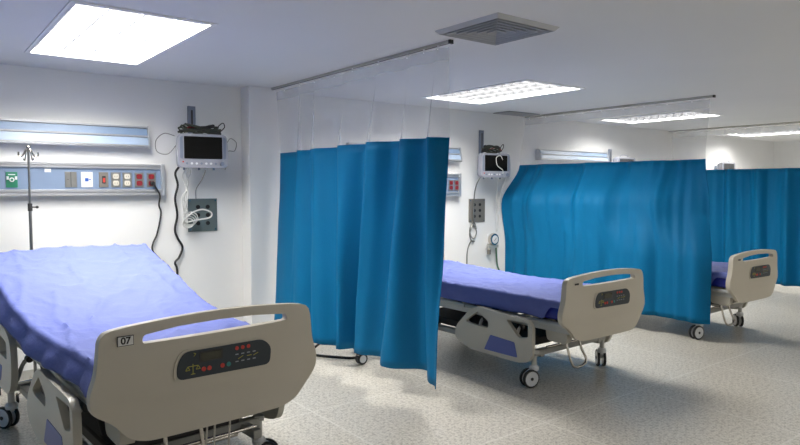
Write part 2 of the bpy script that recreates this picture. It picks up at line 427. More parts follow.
def resample(pts, n):
    P = smooth([(*p, 0) for p in pts], 8); L = [0]
    for a, b_ in zip(P, P[1:]): L.append(L[-1] + (b_ - a).length)
    return P, L
def curtain(levels, label, ztop, zblue, hem, ripple=.0, seed=0, gl=10):
    """levels: list of (z, pathpoints) all with the same number of path points, top to bottom"""
    S = 10
    paths = [(z, smooth([(*p, 0) for p in pts], S)) for z, pts in levels]
    for z, P_ in paths:
        for it in range(5):
            Q_ = [P_[0]] + [(P_[i - 1] + P_[i] * 2 + P_[i + 1]) / 4 for i in range(1, len(P_) - 1)] + [P_[-1]]
            P_[:] = Q_
    n = len(paths[0][1])
    y0 = paths[0][1][-1].y; x0 = paths[0][1][-1].x
    t = thing('privacy_curtain', label, 'curtain', (x0, y0, 0), 0, 'bay privacy curtains')
    off = Vector((x0, y0, 0))
    def at(i, z):
        for (za, A), (zb, B) in zip(paths, paths[1:]):
            if z >= zb - 1e-6:
                k = (za - z) / (za - zb); k = max(0, min(1, k)); k = k * k * (3 - 2 * k) if len(paths) > 3 else k
                p = A[i] * (1 - k) + B[i] * k; break
        else: p = paths[-1][1][i].copy()
        u = i / n * 40
        amp = ripple * min(1, max(0, (ztop - z) / .8))
        p = Vector((p.x, p.y, 0))
        p.x += amp * (math.sin(u * 2.1 + .5 * z + seed) * .5 + noise.noise(Vector((u * .9, z * .55, seed))) * 1.1)
        p.x += noise.noise(Vector((u * .5, z * 2.2, seed + 9))) * .012 * min(1, max(0, (ztop - z)))
        p.z = z
        return p - off
    def sheet(name, zs, m, th):
        bm = bmesh.new(); rows = []
        for z in zs:
            row = []
            for i in range(n):
                zz = z(i) if callable(z) else z
                row.append(bm.verts.new(at(i, zz)))
            rows.append(row)
        for A, B in zip(rows, rows[1:]):
            for i in range(n - 1): bm.faces.new((A[i], A[i + 1], B[i + 1], B[i]))
        b = MB(); b.bm.free(); b.bm = bm; b.mi(m)
        o = b.build(name, t, ang=80)
        if th: sm = o.modifiers.new('thick', 'SOLIDIFY'); sm.thickness = th; sm.offset = 0
        return o
    hz = lambda i: hem(i / (n - 1))
    zs = [zblue + (0.) for _ in [0]]
    K = 26
    rows = [(lambda i, k=k: zblue + (hz(i) - zblue) * k / K) for k in range(K + 1)]
    sheet('blue_fabric', rows, M['cloth'], .004)
    sheet('net_panel', [ztop - .10 + (zblue - .005 - ztop + .10) * k / 8 for k in range(9)], M['net'], 0)
    sheet('net_header', [ztop - .008, ztop - .05, ztop - .10], M['nethem'], 0)
    b = MB()   # seam between net and fabric
    b.tube([at(i, zblue) for i in range(n)], .0045, M['cloth'], seg=6, sub=1); b.build('seam', t)
    for k in range(gl):
        i = int((n - 1) * (k + .3) / gl); p = at(i, ztop)
        g = MB(); g.cyl(p + Vector((0, 0, -.02)), p + Vector((0, 0, .012)), .005, M['white'], 8); g.build('glider', t)
    return t

ZT = 2.665
T1 = [(3.12, 6.08), (3.12, 5.62), (3.0, 5.52), (3.08, 5.3), (2.98, 5.2), (3.05, 4.8), (2.92, 4.65), (3.02, 4.3), (2.88, 4.15), (3.03, 3.88), (2.9, 3.75), (3.0, 3.55), (2.93, 3.48), (3.08, 3.41)]
B1 = [(3.02, 6.07), (3.0, 5.6), (2.9, 5.5), (3.02, 5.2), (2.93, 5.1), (3.08, 4.9), (3.0, 4.82), (3.2, 4.75), (3.06, 4.6), (3.16, 4.33), (2.97, 4.1), (3.2, 3.79), (3.12, 3.7), (3.02, 3.48)]
TT1 = [(3.06 + (x - 3.02) * .25, y) for x, y in T1]
curtain([(ZT, TT1), (2.02, T1), (.2, B1)], 'nearest teal curtain with clear net top, hanging between the first and second beds', ZT, 2.02,
        lambda u: .23 + .01 * math.sin(u * 9) - (.04 if u > .93 else 0), .022, 1, 9)

def wavy(x, ya, yb, n, amp, f, ph, dx=lambda u: 0):
    out = []
    for i in range(n):
        u = i / (n - 1); out.append((x + dx(u) + amp * math.sin(u * f + ph) + amp * .5 * math.sin(u * f * 2.3 + 1), ya + (yb - ya) * u))
    return out
n2 = 27
T2 = wavy(7.13, 6.30, 3.60, n2, .05, 23, .4, lambda u: -.10 * (1 - u) ** 2 + .04 * u)
M2 = wavy(6.80, 6.28, 3.50, n2, .045, 22, -.3, lambda u: -.13 * (1 - u) + .18 * u ** 3)
B2 = wavy(6.73, 6.26, 3.36, n2, .03, 24, 0, lambda u: .0)
B2[-1] = (6.79, 3.34)
curtain([(ZT, [(7.2 + (x - 7.17) * .3, y) for x, y in T2]), (2.0, T2), (1.45, M2), (.85, B2), (.15, B2)],
        'middle teal curtain with net top, bulging against the third bed', ZT, 1.985, lambda u: .20, .016, 5, 9)
T3 = wavy(11.12, 6.28, 3.54, n2, .06, 40, 1)
curtain([(ZT, [(11.12 + (x - 11.12) * .3, y) for x, y in T3]), (1.97, T3), (.1, wavy(11.12, 6.25, 3.5, n2, .07, 40, 1))],
        'farthest teal curtain at the right edge behind the third bed', ZT, 1.97, lambda u: .10, .02, 8, 9)

track(-1.05, 2.2, 6.32, 'track of the added shade curtain left of the nearest bed, out of the picture')  # unseen curtain and track added to darken the floor under the nearest bed
curtain([(ZT, wavy(-1.05, 6.28, 2.25, n2, .02, 30, 1)), (2.0, wavy(-1.05, 6.28, 2.25, n2, .06, 30, 1)), (.1, wavy(-1.05, 6.28, 2.25, n2, .07, 30, 1))],
        'teal curtain added for shade left of the nearest bed, out of the picture', ZT, 1.98, lambda u: .20, .02, 12, 9)

# ------------------------------------------------------------------ hospital beds
def bed_top(y, lift, raise_):
    """height of the mattress top along the bed, y from the foot end"""
    z = .755 + lift
    if raise_:
        if y > .85: z += (y - .85) * .07
        if y > 1.25: z += (y - 1.25) * .165
    else:
        if y > 1.4: z += (y - 1.4) * .035
    return z
LEN = 2.58; HW = .485

def footboard(parent, lift, bow=.035):
    P = [(-.53, .945)]
    for k in range(1, 10): 
        u = -1 + 2 * k / 10; P.append((.52 * u, .985 - .035 * u * u))
    P += [(.53, .945), (.545, .76), (.577, .68), (.573, .59), (.50, .52), (.44, .46), (.36, .435), (-.34, .435), (-.42, .46), (-.48, .54), (-.572, .60), (-.577, .68), (-.548, .76)]
    P = [(x, z + lift) for x, z in P]
    rad = [.05] + [.02] * 9 + [.05] + [.06] * 12
    out = rpoly(P, rad[:len(P)], 3)
    hole = rpoly([(-.36, .880 + lift), (.385, .884 + lift), (.375, .918 + lift), (.2, .936 + lift), (0, .942 + lift), (-.2, .937 + lift), (-.355, .918 + lift)], [.025, .025, .02, .02, .02, .02, .02], 3)
    b = MB()
    b.prism(out, lambda a, c, t: (a, t, c), M['beige'], -.022, .026, [hole])
    geo = lambda: list(b.bm.verts) + list(b.bm.edges) + list(b.bm.faces)
    for z in (.86, .82, .70, .64, .625, .60, .57, .53):
        bmesh.ops.bisect_plane(b.bm, geom=geo(), dist=1e-5, plane_co=(0, 0, z + lift), plane_no=(0, 0, 1))
    for k in range(-5, 6):
        bmesh.ops.bisect_plane(b.bm, geom=geo(), dist=1e-5, plane_co=(k * .1, 0, 0), plane_no=(1, 0, 0))
    for v in b.bm.verts:
        z = v.co.z - lift; x = v.co.x
        v.co.y += bow * (abs(x) / .55) ** 2.4                    # wraps back at the sides
        if v.co.y < bow * (abs(x) / .55) ** 2.4 + .01:
            if z < .64: v.co.y += .011 * min(1, (.64 - z) / .07)  # recessed lower band
            if z > .87: v.co.y += (z - .87) * .10
    o = b.build('footboard', parent, bevel=.009, seg=3, ang=28)
    return o

def side_rail_mesh(flip, lift, big=False):
    """outline in (y,z), rounded plate with two openings and a blue inlay"""
    if not big:
        out = [(1.265, .30), (1.24, .39), (1.06, .565), (.94, .607), (.82, .592), (.385, .58), (.33, .53), (.325, .30), (.36, .225), (.47, .195), (1.06, .20), (1.22, .25)]
        h1 = [(1.12, .452), (.965, .558), (.83, .49), (.83, .425), (1.09, .433)]
        h2 = [(.62, .54), (.375, .545), (.372, .427), (.475, .407)]
        inl = [(.80, .375), (.52, .362), (.485, .237), (.875, .233)]
    else:
        out = [(2.56, .60), (2.58, .40), (2.50, .26), (2.36, .20), (1.82, .20), (1.70, .26), (1.66, .40), (1.69, .56), (1.80, .62), (2.34, .64), (2.50, .64)]
        h1 = [(1.80, .54), (1.79, .43), (2.02, .43), (2.02, .56)]
        h2 = [(2.14, .57), (2.14, .43), (2.42, .43), (2.42, .57)]
        inl = [(2.4, .36), (1.95, .36), (2.0, .25), (2.35, .25)]
    L = lambda q: [(a, c + lift) for a, c in q]
    b = MB()
    b.prism(rpoly(L(out), .06, 4), lambda a, c, t: (t, a, c), M['beige2'], -.02, .02, [rpoly(L(h1), .022, 3), rpoly(L(h2), .022, 3)])
    i = MB(); i.prism(rpoly(L(inl), .012, 2), lambda a, c, t: (t, a, c), M['panelblue'], -.0225, -.0195)
    return b, i

def caster(bed, x, y, yaw):
    """foot caster with brake post; origin at bed"""
    R_ = Matrix.Rotation(yaw, 4, 'Z')
    root = MB()
    root.cyl((0, 0, .17), (0, 0, .30), .022, M['lgrey']); root.box((0, 0, .30), (.06, .06, .03), M['lgrey'])
    root.lathe([(.02, .135), (.038, .14), (.042, .165), (.03, .185)], (0, 0, 0), M['wheelwhite'], 20)
    root.prism(rpoly([(-.005, .15), (.045, .155), (.085, .12), (.085, .07), (.06, .065), (.03, .10), (-.02, .12)], .015, 3), lambda a, c, t: (t, a, c), M['wheelwhite'], -.012, .012)
    o = root.build('caster', bed, bevel=.003, loc=(x, y, 0), rot=(0, 0, yaw))
    for sx in (-1, 1):
        w = MB(); w.lathe([(.028, -.011), (.062, -.012), (.062, .012), (.028, .011)], (sx * .027, .045, .078), M['wheelwhite'], 28, 'X'); 
        w.lathe([(.014, -.002), (.012, .003)], (sx * .042, .045, .078), M['dark'], 16, 'X'); w.build('wheel', o)
        w = MB(); w.lathe([(.060, -.012), (.075, -.010), (.078, 0), (.075, .010), (.060, .012)], (sx * .027, .045, .078), M['black'], 28, 'X', False); w.build('tyre', o)
    return o

def make_bed(loc, rz, label, lift, raise_, number):
    bed = thing('hospital_bed', label, 'hospital bed', loc, rz, 'adjustable hospital beds')
    footboard(bed, lift)
    # control panel on the outer face of the footboard
    q = MB()
    pts = rpoly([(-.215, .690), (.262, .682), (.272, .770), (.225, .814), (-.180, .816), (-.215, .76)], .03, 4)
    yb = -.030
    q.prism([(a, c + lift) for a, c in pts], lambda a, c, t: (a, t, c), M['cpanel'], yb, -.012)
    cp = q.build('control_panel', bed)
    ringp = MB()
    big = [((a - .04) * 1.05 + .04, (c - .752) * 1.14 + .752 + lift) for a, c in pts]
    ringp.prism(big, lambda a, c, t: (a, t, c), M['beige'], -.0255, -.013); ringp.build('panel_bezel', bed)
    def dot(x, z, r, m, nm_):
        g = MB(); g.cyl((x, yb + .001, z + lift), (x, yb - .003, z + lift), r, m, 14); g.build(nm_, cp)
    g = MB(); g.b2((-.10, yb + .001, .762 + lift), (.0, yb - .003, .798 + lift), M['lcd']); g.b2((-.108, yb + .0012, .755 + lift), (.008, yb - .0015, .805 + lift), M['dark']); g.build('display', cp)
    for x, z in ((.082, .792), (.113, .792), (.144, .792)): dot(x, z, .0095, M['red'], 'button')
    for x, z in ((-.088, .722), (-.060, .722), (.006, .722)): dot(x, z, .011, M['red'], 'button')
    dot(.038, .722, .011, M['teal'], 'button')
    g = MB()
    for k in range(4):
        x = .082 + .031 * k
        for z in (.762, .727): g.b2((x - .008, yb + .001, z - .003 + lift), (x + .008, yb - .001, z + .002 + lift), M['pale'])
    for x0, z0, x1, z1 in ((.088, .738, .115, .750), (.135, .746, .160, .746), (.170, .742, .196, .752), (-.165, .745, -.115, .745), (-.140, .710, -.140, .755), (-.165, .745, -.175, .728), (-.165, .745, -.155, .728),
                           (-.175, .728, -.155, .728), (-.115, .745, -.125, .728), (-.115, .745, -.105, .728), (-.125, .728, -.105, .728), (-.15, .708, -.13, .708), (-.135, .79, -.125, .80), (-.125, .80, -.135, .805)):
        g.cyl((x0, yb - .0005, z0 + lift), (x1, yb - .0005, z1 + .0001 + lift), .0017, M['yellow'], 6)
    g.build('keypad_symbols', cp)
    # number label
    if number:
        g = MB(); g.box((-.43, -.006, .905 + lift), (.064, .004, .038), M['labelwhite']); g.box((-.43, -.0045, .905 + lift), (.070, .003, .044), M['dark'])
        lb = g.build('number_label', bed, rot=(0, 0, 0)); 
        lb.location = (0, .0, 0)
        text_mesh(number, 'number', .042, M['black'], lb, (-.43, -.0085, .905 + lift), (PI / 2, 0, 0), .0012)
    else:
        g = MB(); g.box((-.43, -.006, .905 + lift), (.045, .004, .014), M['dark']); g.build('number_label', bed)
    # head board
    g = MB(); g.prism(rpoly([(-.5, .45 + lift), (.5, .45 + lift), (.53, .7 + lift), (.5, .93 + lift), (-.5, .93 + lift), (-.53, .7 + lift)], .06, 4), lambda a, c, t: (a, t, c), M['beige'], LEN + .035, LEN + .075,
                      [rpoly([(-.34, .85 + lift), (.34, .85 + lift), (.33, .895 + lift), (-.33, .895 + lift)], .02, 3)])
    g.build('headboard', bed, bevel=.008)
    # mattress
    secs = [0.055 + (LEN - .075) * k / 14 for k in range(15)]
    g = MB(); rows = []
    for y in secs:
        zt = bed_top(y, lift, raise_) - .012; th = .15 
        ring_ = [(-HW + .012, zt - .02), (-HW + .035, zt), (HW - .035, zt), (HW - .012, zt - .02), (HW - .012, zt - th + .02), (HW - .035, zt - th), (-HW + .035, zt - th), (-HW + .012, zt - th + .02)]
        rows.append([g.bm.verts.new((x, y, z)) for x, z in ring_])
    fs = []
    for A, B in zip(rows, rows[1:]):
        for k in range(8): fs.append(g.bm.faces.new((A[k], A[(k + 1) % 8], B[(k + 1) % 8], B[k])))
    fs += [g.bm.faces.new(rows[0]), g.bm.faces.new(rows[-1][::-1])]; g._fin(fs, M['mattress'])
    g.build('mattress', bed, bevel=.008, ang=50)
    # platform under the mattress (two hinged sections follow the mattress)
    for nm_, ya, yb_ in (('foot_platform', .07, 1.2), ('head_platform', 1.22, LEN - .03)):
        g = MB()
        za, zb = bed_top(ya, lift, raise_) - .165, bed_top(yb_, lift, raise_) - .165
        for sx in (-1, 1):
            g.tube([(sx * .472, ya, za - .028), (sx * .472, yb_, zb - .028)], .020, M['lgrey'], 10, 1)
        for k in range(6):
            u = k / 5; y = ya + (yb_ - ya) * u; z = za + (zb - za) * u
            g.box((0, y, z - .014), (.93, .06, .014), M['lgrey'])
        g.build(nm_, bed)
    # upper frame
    g = MB(); zf = .525 + lift
    for sx in (-1, 1): g.box((sx * .43, LEN / 2, zf), (.05, LEN - .08, .06), M['lgrey'])
    for y in (.07, .9, 1.7, LEN - .02): g.box((0, y, zf), (.82, .05, .05), M['grey'])
    for sx in (-1, 1): g.box((sx * .30, .055, zf + .01), (.05, .06, .07), M['dark'])
    g.build('upper_frame', bed, bevel=.004)
    # base frame
    g = MB()
    for sx in (-1, 1): g.box((sx * .40, 1.30, .27), (.05, 1.9, .05), M['grey'])
    for y in (.38 if not number else .52, 2.2): g.box((0, y, .285), (.98, .055, .045), M['grey'])
    g.cyl((-.36, .52, .235), (.36, .52, .235), .014, M['chrome'])
    g.cyl((-.38, .33, .33), (.38, .33, .33), .010, M['chrome'])
    g.build('base_frame', bed, bevel=.004)
    g = MB()
    for sx in (-1, 1):
        g.cyl((sx * .32, .55, .28), (sx * .32, .95, .50 + lift), .02, M['dark']); g.cyl((sx * .32, 1.75, .28), (sx * .32, 2.15, .50 + lift), .02, M['dark'])
    g.cyl((0, .6, .29), (0, 1.3, .48 + lift), .03, M['black']); g.cyl((0, 1.2, .29), (0, 2.0, .49 + lift), .028, M['black'])
    g.box((.1, 1.5, .34), (.3, .3, .1), M['dark'])
    g.build('lift_mechanism', bed, bevel=.004)
    g = MB(); g.box((0, 1.28, .335), (.74, 1.55, .07), M['dark']); g.box((0, .62, .30), (.5, .12, .05), M['grey']); g.build('base_shade_panel', bed, bevel=.012)  # dark panel added to block light and deepen the shade below
    # steel foot loop
    g = MB()
    x0 = -.14
    g.tube([(x0, .34, .43 + lift), (x0 + .005, .30, .28), (x0 + .03, .27, .15), (x0 + .09, .265, .115), (x0 + .19, .265, .125), (x0 + .235, .28, .17), (x0 + .20, .31, .28), (x0 + .19, .34, .43 + lift)], .011, M['chrome'], 10, 6)
    g.build('foot_loop', bed)
    # casters
    for sx in (-1, 1):
        caster(bed, sx * (.475 if not number or sx < 0 else .50), .38 if not number else .52, 1.30 if sx < 0 else (-.75 if not number else -2.0)); caster(bed, sx * .475, 2.2, -.5 * sx)
    # side rails
    for sx in (-1, 1):
        for big in (False, True):
            rb, ib = side_rail_mesh(sx, lift + (.0 if not big else (.05 if raise_ else 0)), big)
            r_ = rb.build('side_rail', bed, bevel=.012, seg=3, ang=30)
            i_ = ib.build('blue_inlay', r_)
            r_.location = (sx * .545, 0, 0)
            if sx > 0: r_.scale = (-1, 1, 1)
            ys = (.55, 1.0) if not big else (1.75, 2.2)
            for y in ys:
                br = MB()
                br.tube([(sx * .40, y, .50 + lift), (sx * .475, y, .46 + lift), (sx * .515, y, .36 + lift), (sx * .528, y, .34 + lift)], .013, M['lgrey'], 8, 4)
                br.cyl((sx * .45, y - .03, .475 + lift), (sx * .45, y + .03, .475 + lift), .02, M['dark'])
                br.build('rail_bracket', bed)
    # rear bumper cap that shows under the footboard corner
    for sx in (-1, 1):
        g = MB(); g.prism(rpoly([(.0, .40), (.18, .41), (.20, .50), (.12, .52), (-.02, .52), (-.02, .44)], .03, 4), lambda a, c, t: (t, a, c + lift), M['beige2'], sx * .40 - .035, sx * .40 + .035, [])
        o = g.build('corner_cap', bed, bevel=.01, seg=3); o.location = (0, .10, 0)
    # loose control cables under the footboard
    for k, (xa, dz) in enumerate(((-.03, .17), (.01, .24), (.09, .20)) if number else ()):
        g = MB(); g.tube([(xa, .06, .50 + lift), (xa - .01, .05, .40 + lift), (xa - .03, .05, .44 + lift - dz), (xa - .07, .10, .36 + lift - dz), (xa - .12, .3, .32)], .005, M['beige2'], 6, 6)
        g.build('control_cable', bed)
    return bed

def make_sheet(loc, rz, label, lift, raise_, seed):
    NY, NX = 130, 84
    top_w = HW + .004; drop = .165
    bm = bmesh.new(); rows = []
    def wr(x, y, s=1):
        v = Vector((x * 2.2 + seed, y * 1.7, seed * .3))
        a = noise.noise(v) * .012
        # directional creases
        c = 1 - abs(noise.noise(Vector((x * 3.1 + y * 1.2, y * 2.0 - x * 2.4, seed + 4)))) * 2.0
        c2 = 1 - abs(noise.noise(Vector((x * 6 - y * 3.1, y * 3.6 + x * 1.5, seed + 14)))) * 2.2
        a += max(0, c) ** 5 * .014 + max(0, c2) ** 4 * .009
        a += noise.noise(Vector((x * 17, y * 15, seed))) * .004
        return a * s
    y0, y1 = .062, LEN - .012
    for j in range(NY):
        v = j / (NY - 1); y = y0 + (y1 - y0) * v; row = []
        zt = bed_top(y, lift, raise_) + .002
        foot = min(1, max(0, (y - (.125 if raise_ else .20)) / .07)); foot = foot * foot * (3 - 2 * foot)
        for sgn in (0,):
            for i in range(NX):
                s = -1 + 2 * i / (NX - 1)
                q_ = max(0, (y - .5) / 2)
                top_w = HW + .004 + ((.115 * q_ if s > 0 else .085 * min(1, q_ * 1.8)) if raise_ else 0)
                d = drop * ((.10 if raise_ else .30) + (.90 if raise_ else .60) * foot) * ((1.1 if s > 0 else .74) if raise_ else 1) * (1 + .16 * noise.noise(Vector((y * 3.3, (s > 0) * 5., seed))))
                tot = top_w + d; q = abs(s) * tot; sg = 1 if s > 0 else -1
                R_ = .025
                if q < top_w - R_:
                    x = sg * q; z = zt + wr(x, y, 1.0) - .004 * (abs(x) / HW) ** 4
                elif q < top_w - R_ + R_ * PI / 2:
                    a = (q - (top_w - R_)) / R_
                    x = sg * (top_w - R_ + R_ * math.sin(a)); z = zt - R_ * (1 - math.cos(a)) + wr(x, y, .7)
                else:
                    e = q - (top_w - R_ + R_ * PI / 2)
                    k = min(1, e / .06)
                    if raise_ and s < 0: e *= .92
                    x = sg * (top_w + (.34 * e if raise_ and s < 0 else 0) + k * (.004 +   .017 * abs(noise.noise(Vector((y * 5.5, e * 3, seed + 2)))) + .006 * math.sin(y * 21 + seed)))
                    z = zt - R_ - e
                row.append(bm.verts.new((x, y + .006 * noise.noise(Vector((s * 5, seed, 0))) * (j == 0), z)))
        rows.append(row)
    for A, B in zip(rows, rows[1:]):
        for i in range(NX - 1): bm.faces.new((A[i], A[i + 1], B[i + 1], B[i]))
    b = MB(); b.bm.free(); b.bm = bm; b.mi(M['sheet'])
    o = b.build('bed_sheet', None, ang=60)
    s_ = o.modifiers.new('thick', 'SOLIDIFY'); s_.thickness = .002; s_.offset = 1
    o.location = loc; o.rotation_euler = (0, 0, rz)
    tag(o, label, 'bed sheet', 'blue disposable bed sheets')
    return o

R4 = math.radians(4)
BED1 = (1.165, 2.93, 0); BED2 = (4.60, 3.115, 0); BED3 = (7.36, 3.12, 0)
make_bed(BED1, R4, 'nearest hospital bed with raised head end and number label on its beige footboard', .10, True, '07')
make_sheet(BED1, R4, 'wrinkled blue sheet on the nearest bed, sloping up to the head', .10, True, 3)
bd2 = make_bed(BED2, 0, 'middle flat hospital bed between the two nearer curtains', 0, False, None)
make_sheet(BED2, 0, 'blue sheet on the flat middle bed, draped over its side', 0, False, 8)
dup(bd2, BED3, 0, 'farthest hospital bed, mostly hidden behind the middle curtain')
make_sheet(BED3, 0, 'blue sheet on the farthest bed, only its foot end showing', 0, False, 15)

# ------------------------------------------------------------------ wall equipment
def wall_lamp(x0, x1, z0, z1, label):
    t = thing('wall_lamp', label, 'wall lamp', (x1, YB, z0), 0, 'bed head wall lamps'); h = z1 - z0
    W_ = x0 - x1
    b = MB()
    prof = [(0, 0), (-.10, 0), (-.115, .012), (-.115, .022), (-.10, .022), (-.08, h * .47), (-.095, h * .50), (-.095, h * .56), (-.08, h * .56), (-.06, h * .90), (-.075, h * .93), (-.075, h), (0, h)]
    b.prism(prof, lambda a, c, s: (s, a, c), M['alu'], W_, 0)
    b.build('housing', t, smooth_=False)
    def band(nm_, ya, za, yb, zb, m):
        g = MB(); g.prism([(ya, za), (ya - .008, za), (yb - .008, zb), (yb, zb)], lambda a, c, s: (s, a, c), m, W_ + .01, -.006); g.build(nm_, t, smooth_=False)
    band('lower_diffuser', -.10, .024, -.081, h * .47, M['lampband2'])
    band('upper_diffuser', -.08, h * .57, -.061, h * .89, M['lampband'])
    g = MB(); g.prism([(0, -.003), (-.118, -.003), (-.118, .03), (-.085, h + .003), (0, h + .003)], lambda a, c, s: (s, a, c), M['alu'], -.004, .006); g.build('end_cap', t, bevel=.002)
    return t
wall_lamp(.02, 1.835, 2.04, 2.24, 'long blue and silver wall lamp above the medical rail at far left')
wall_lamp(4.1, 5.845, 2.01, 2.19, 'short visible end of a wall lamp beside the nearest curtain edge')
wall_lamp(7.45, 9.13, 2.075, 2.235, 'wall lamp seen through the net top of the middle curtain')

def medical_rail(x0, x1, z0, z1, label):
    t = thing('medical_rail', label, 'medical rail', (x1, YB, z0), 0, 'bed head medical rails'); h = z1 - z0; W_ = x0 - x1
    g = MB(); g.b2((W_, -.068, h * .17), (-.004, 0, h * .86), M['railface']); g.build('face_panel', t, smooth_=False)
    for nm_, za, zb in (('top_channel', h * .83, h), ('bottom_channel', 0, h * .20)):
        g = MB(); g.prism([(0, za), (-.075, za), (-.088, za + .008), (-.088, (za + zb) / 2 - .006), (-.074, (za + zb) / 2 - .004), (-.074, (za + zb) / 2 + .004), (-.088, (za + zb) / 2 + .006), (-.088, zb - .008), (-.075, zb), (0, zb)], lambda a, c, s: (s, a, c), M['alu'], W_, -.004); g.build(nm_, t, smooth_=False)
    g = MB(); g.b2((-.03, -.094, -.004), (.006, 0, h + .004), M['alu']); g.build('end_cap', t, bevel=.003)
    return t, h
def socket(t, x, z, w, h, plate, kind):
    """faceplate with its fittings, x, z in the rail's frame"""
    y = -.068
    g = MB(); g.b2((x - w / 2, y - .008, z - h / 2), (x + w / 2, y + .001, z + h / 2), plate)
    yy = y - .008
    if kind[0] == 'duplex':
        for s in (-1, 1):
            g.prism(rrect(x - w * .32, z + s * h * .23 - h * .17, x + w * .32, z + s * h * .23 + h * .17, w * .18, 3), lambda a, c, q: (a, q, c), kind[1], yy - .006, yy)
            for d in (-1, 1): g.b2((x + d * w * .12 - .0015, yy - .0066, z + s * h * .23 - .005), (x + d * w * .12 + .0015, yy - .0058, z + s * h * .23 + .006), M['dark'])
    elif kind[0] == 'switch':
        g.b2((x - w * .18, yy - .006, z - h * .25), (x + w * .18, yy, z + h * .25), M['dark']); g.b2((x - w * .12, yy - .012, z - h * .18), (x + w * .12, yy - .004, z + h * .12), kind[1])
    elif kind[0] == 'gas':
        g.cyl((x, yy, z), (x, yy - .010, z), w * .22, M['white'], 20); g.cyl((x, yy - .009, z), (x, yy - .014, z), w * .12, M['green'], 16)
        for s in (-1, 1): g.b2((x + s * w * .36 - .008, yy - .012, z), (x + s * w * .36 + .008, yy, z + h * .22), M['white'])
        g.b2((x - w * .3, yy - .002, z + h * .30), (x + w * .3, yy, z + h * .36), M['white'])
    elif kind[0] == 'blank2':
        g.b2((x - .002, yy - .001, z - h * .48), (x + .002, yy + .001, z + h * .48), M['dark']); g.cyl((x - w * .25, yy, z), (x - w * .25, yy - .003, z), .004, M['dark'], 8)
    elif kind[0] == 'data':
        g.b2((x - w * .18, yy - .004, z - h * .12), (x + w * .12, yy, z + h * .1), kind[1]); g.b2((x + w * .15, yy - .001, z - h * .03), (x + w * .35, yy, z + h * .03), kind[1])
    return g.build('socket', t, bevel=.0015)
t, h = medical_rail(-.1, 1.975, 1.595, 1.885, 'long wall rail of sockets and gas outlet at the head of the nearest bed')
X1 = 1.975; zc = 1.738 - 1.595
socket(t, .718 - X1, zc - .005, .085, .13, M['green'], ('gas',)); socket(t, 1.168 - X1, zc, .095, .135, M['steel'], ('blank2',))
socket(t, 1.298 - X1, zc, .095, .135, M['white'], ('data', M['bluesq'])); socket(t, 1.438 - X1, zc, .080, .135, M['brown'], ('switch', M['red']))
socket(t, 1.541 - X1, zc, .080, .135, M['steel'], ('duplex', M['ivory'])); socket(t, 1.640 - X1, zc, .080, .135, M['steel'], ('duplex', M['ivory']))
socket(t, 1.748 - X1, zc, .080, .135, M['steel'], ('duplex', M['maroon'])); socket(t, 1.858 - X1, zc, .080, .135, M['steel'], ('duplex', M['maroon']))
g = MB(); g.b2((.989 - X1 - .025, -.0715, .205), (.989 - X1 + .025, -.067, .235), M['labelwhite']); g.build('paper_label', t)
t, h = medical_rail(4.2, 5.855, 1.55, 1.85, 'end of the second bed head rail showing red sockets beside the nearest curtain')
socket(t, 5.69 - 5.855, .145, .080, .14, M['steel'], ('duplex', M['maroon'])); socket(t, 5.79 - 5.855, .145, .080, .14, M['steel'], ('duplex', M['maroon']))
medical_rail(7.4, 9.2, 1.57, 1.86, 'bed head rail behind the middle curtain')

# black power cord of bay one
g = MB()
cord = [(1.858, 6.235, 1.71), (1.862, 6.20, 1.70), (1.885, 6.20, 1.66), (1.93, 6.24, 1.59), (1.935, 6.29, 1.50), (1.955, 6.30, 1.43), (1.94, 6.30, 1.33), (1.91, 6.30, 1.21), (1.87, 6.29, 1.13), (1.865, 6.28, 1.06), (1.93, 6.26, .97), (1.97, 6.26, .90), (1.98, 6.26, .5), (1.95, 6.2, .06), (1.8, 6.1, .012), (1.6, 6.05, .012)]
g.tube(cord, .008, M['black'], 8, 6); g.cyl((1.858, 6.252, 1.71), (1.858, 6.20, 1.705), .018, M['black'], 12)
tag(g.build('power_cord'), 'black power cord plugged into the last red socket, hanging to the floor', 'cord')

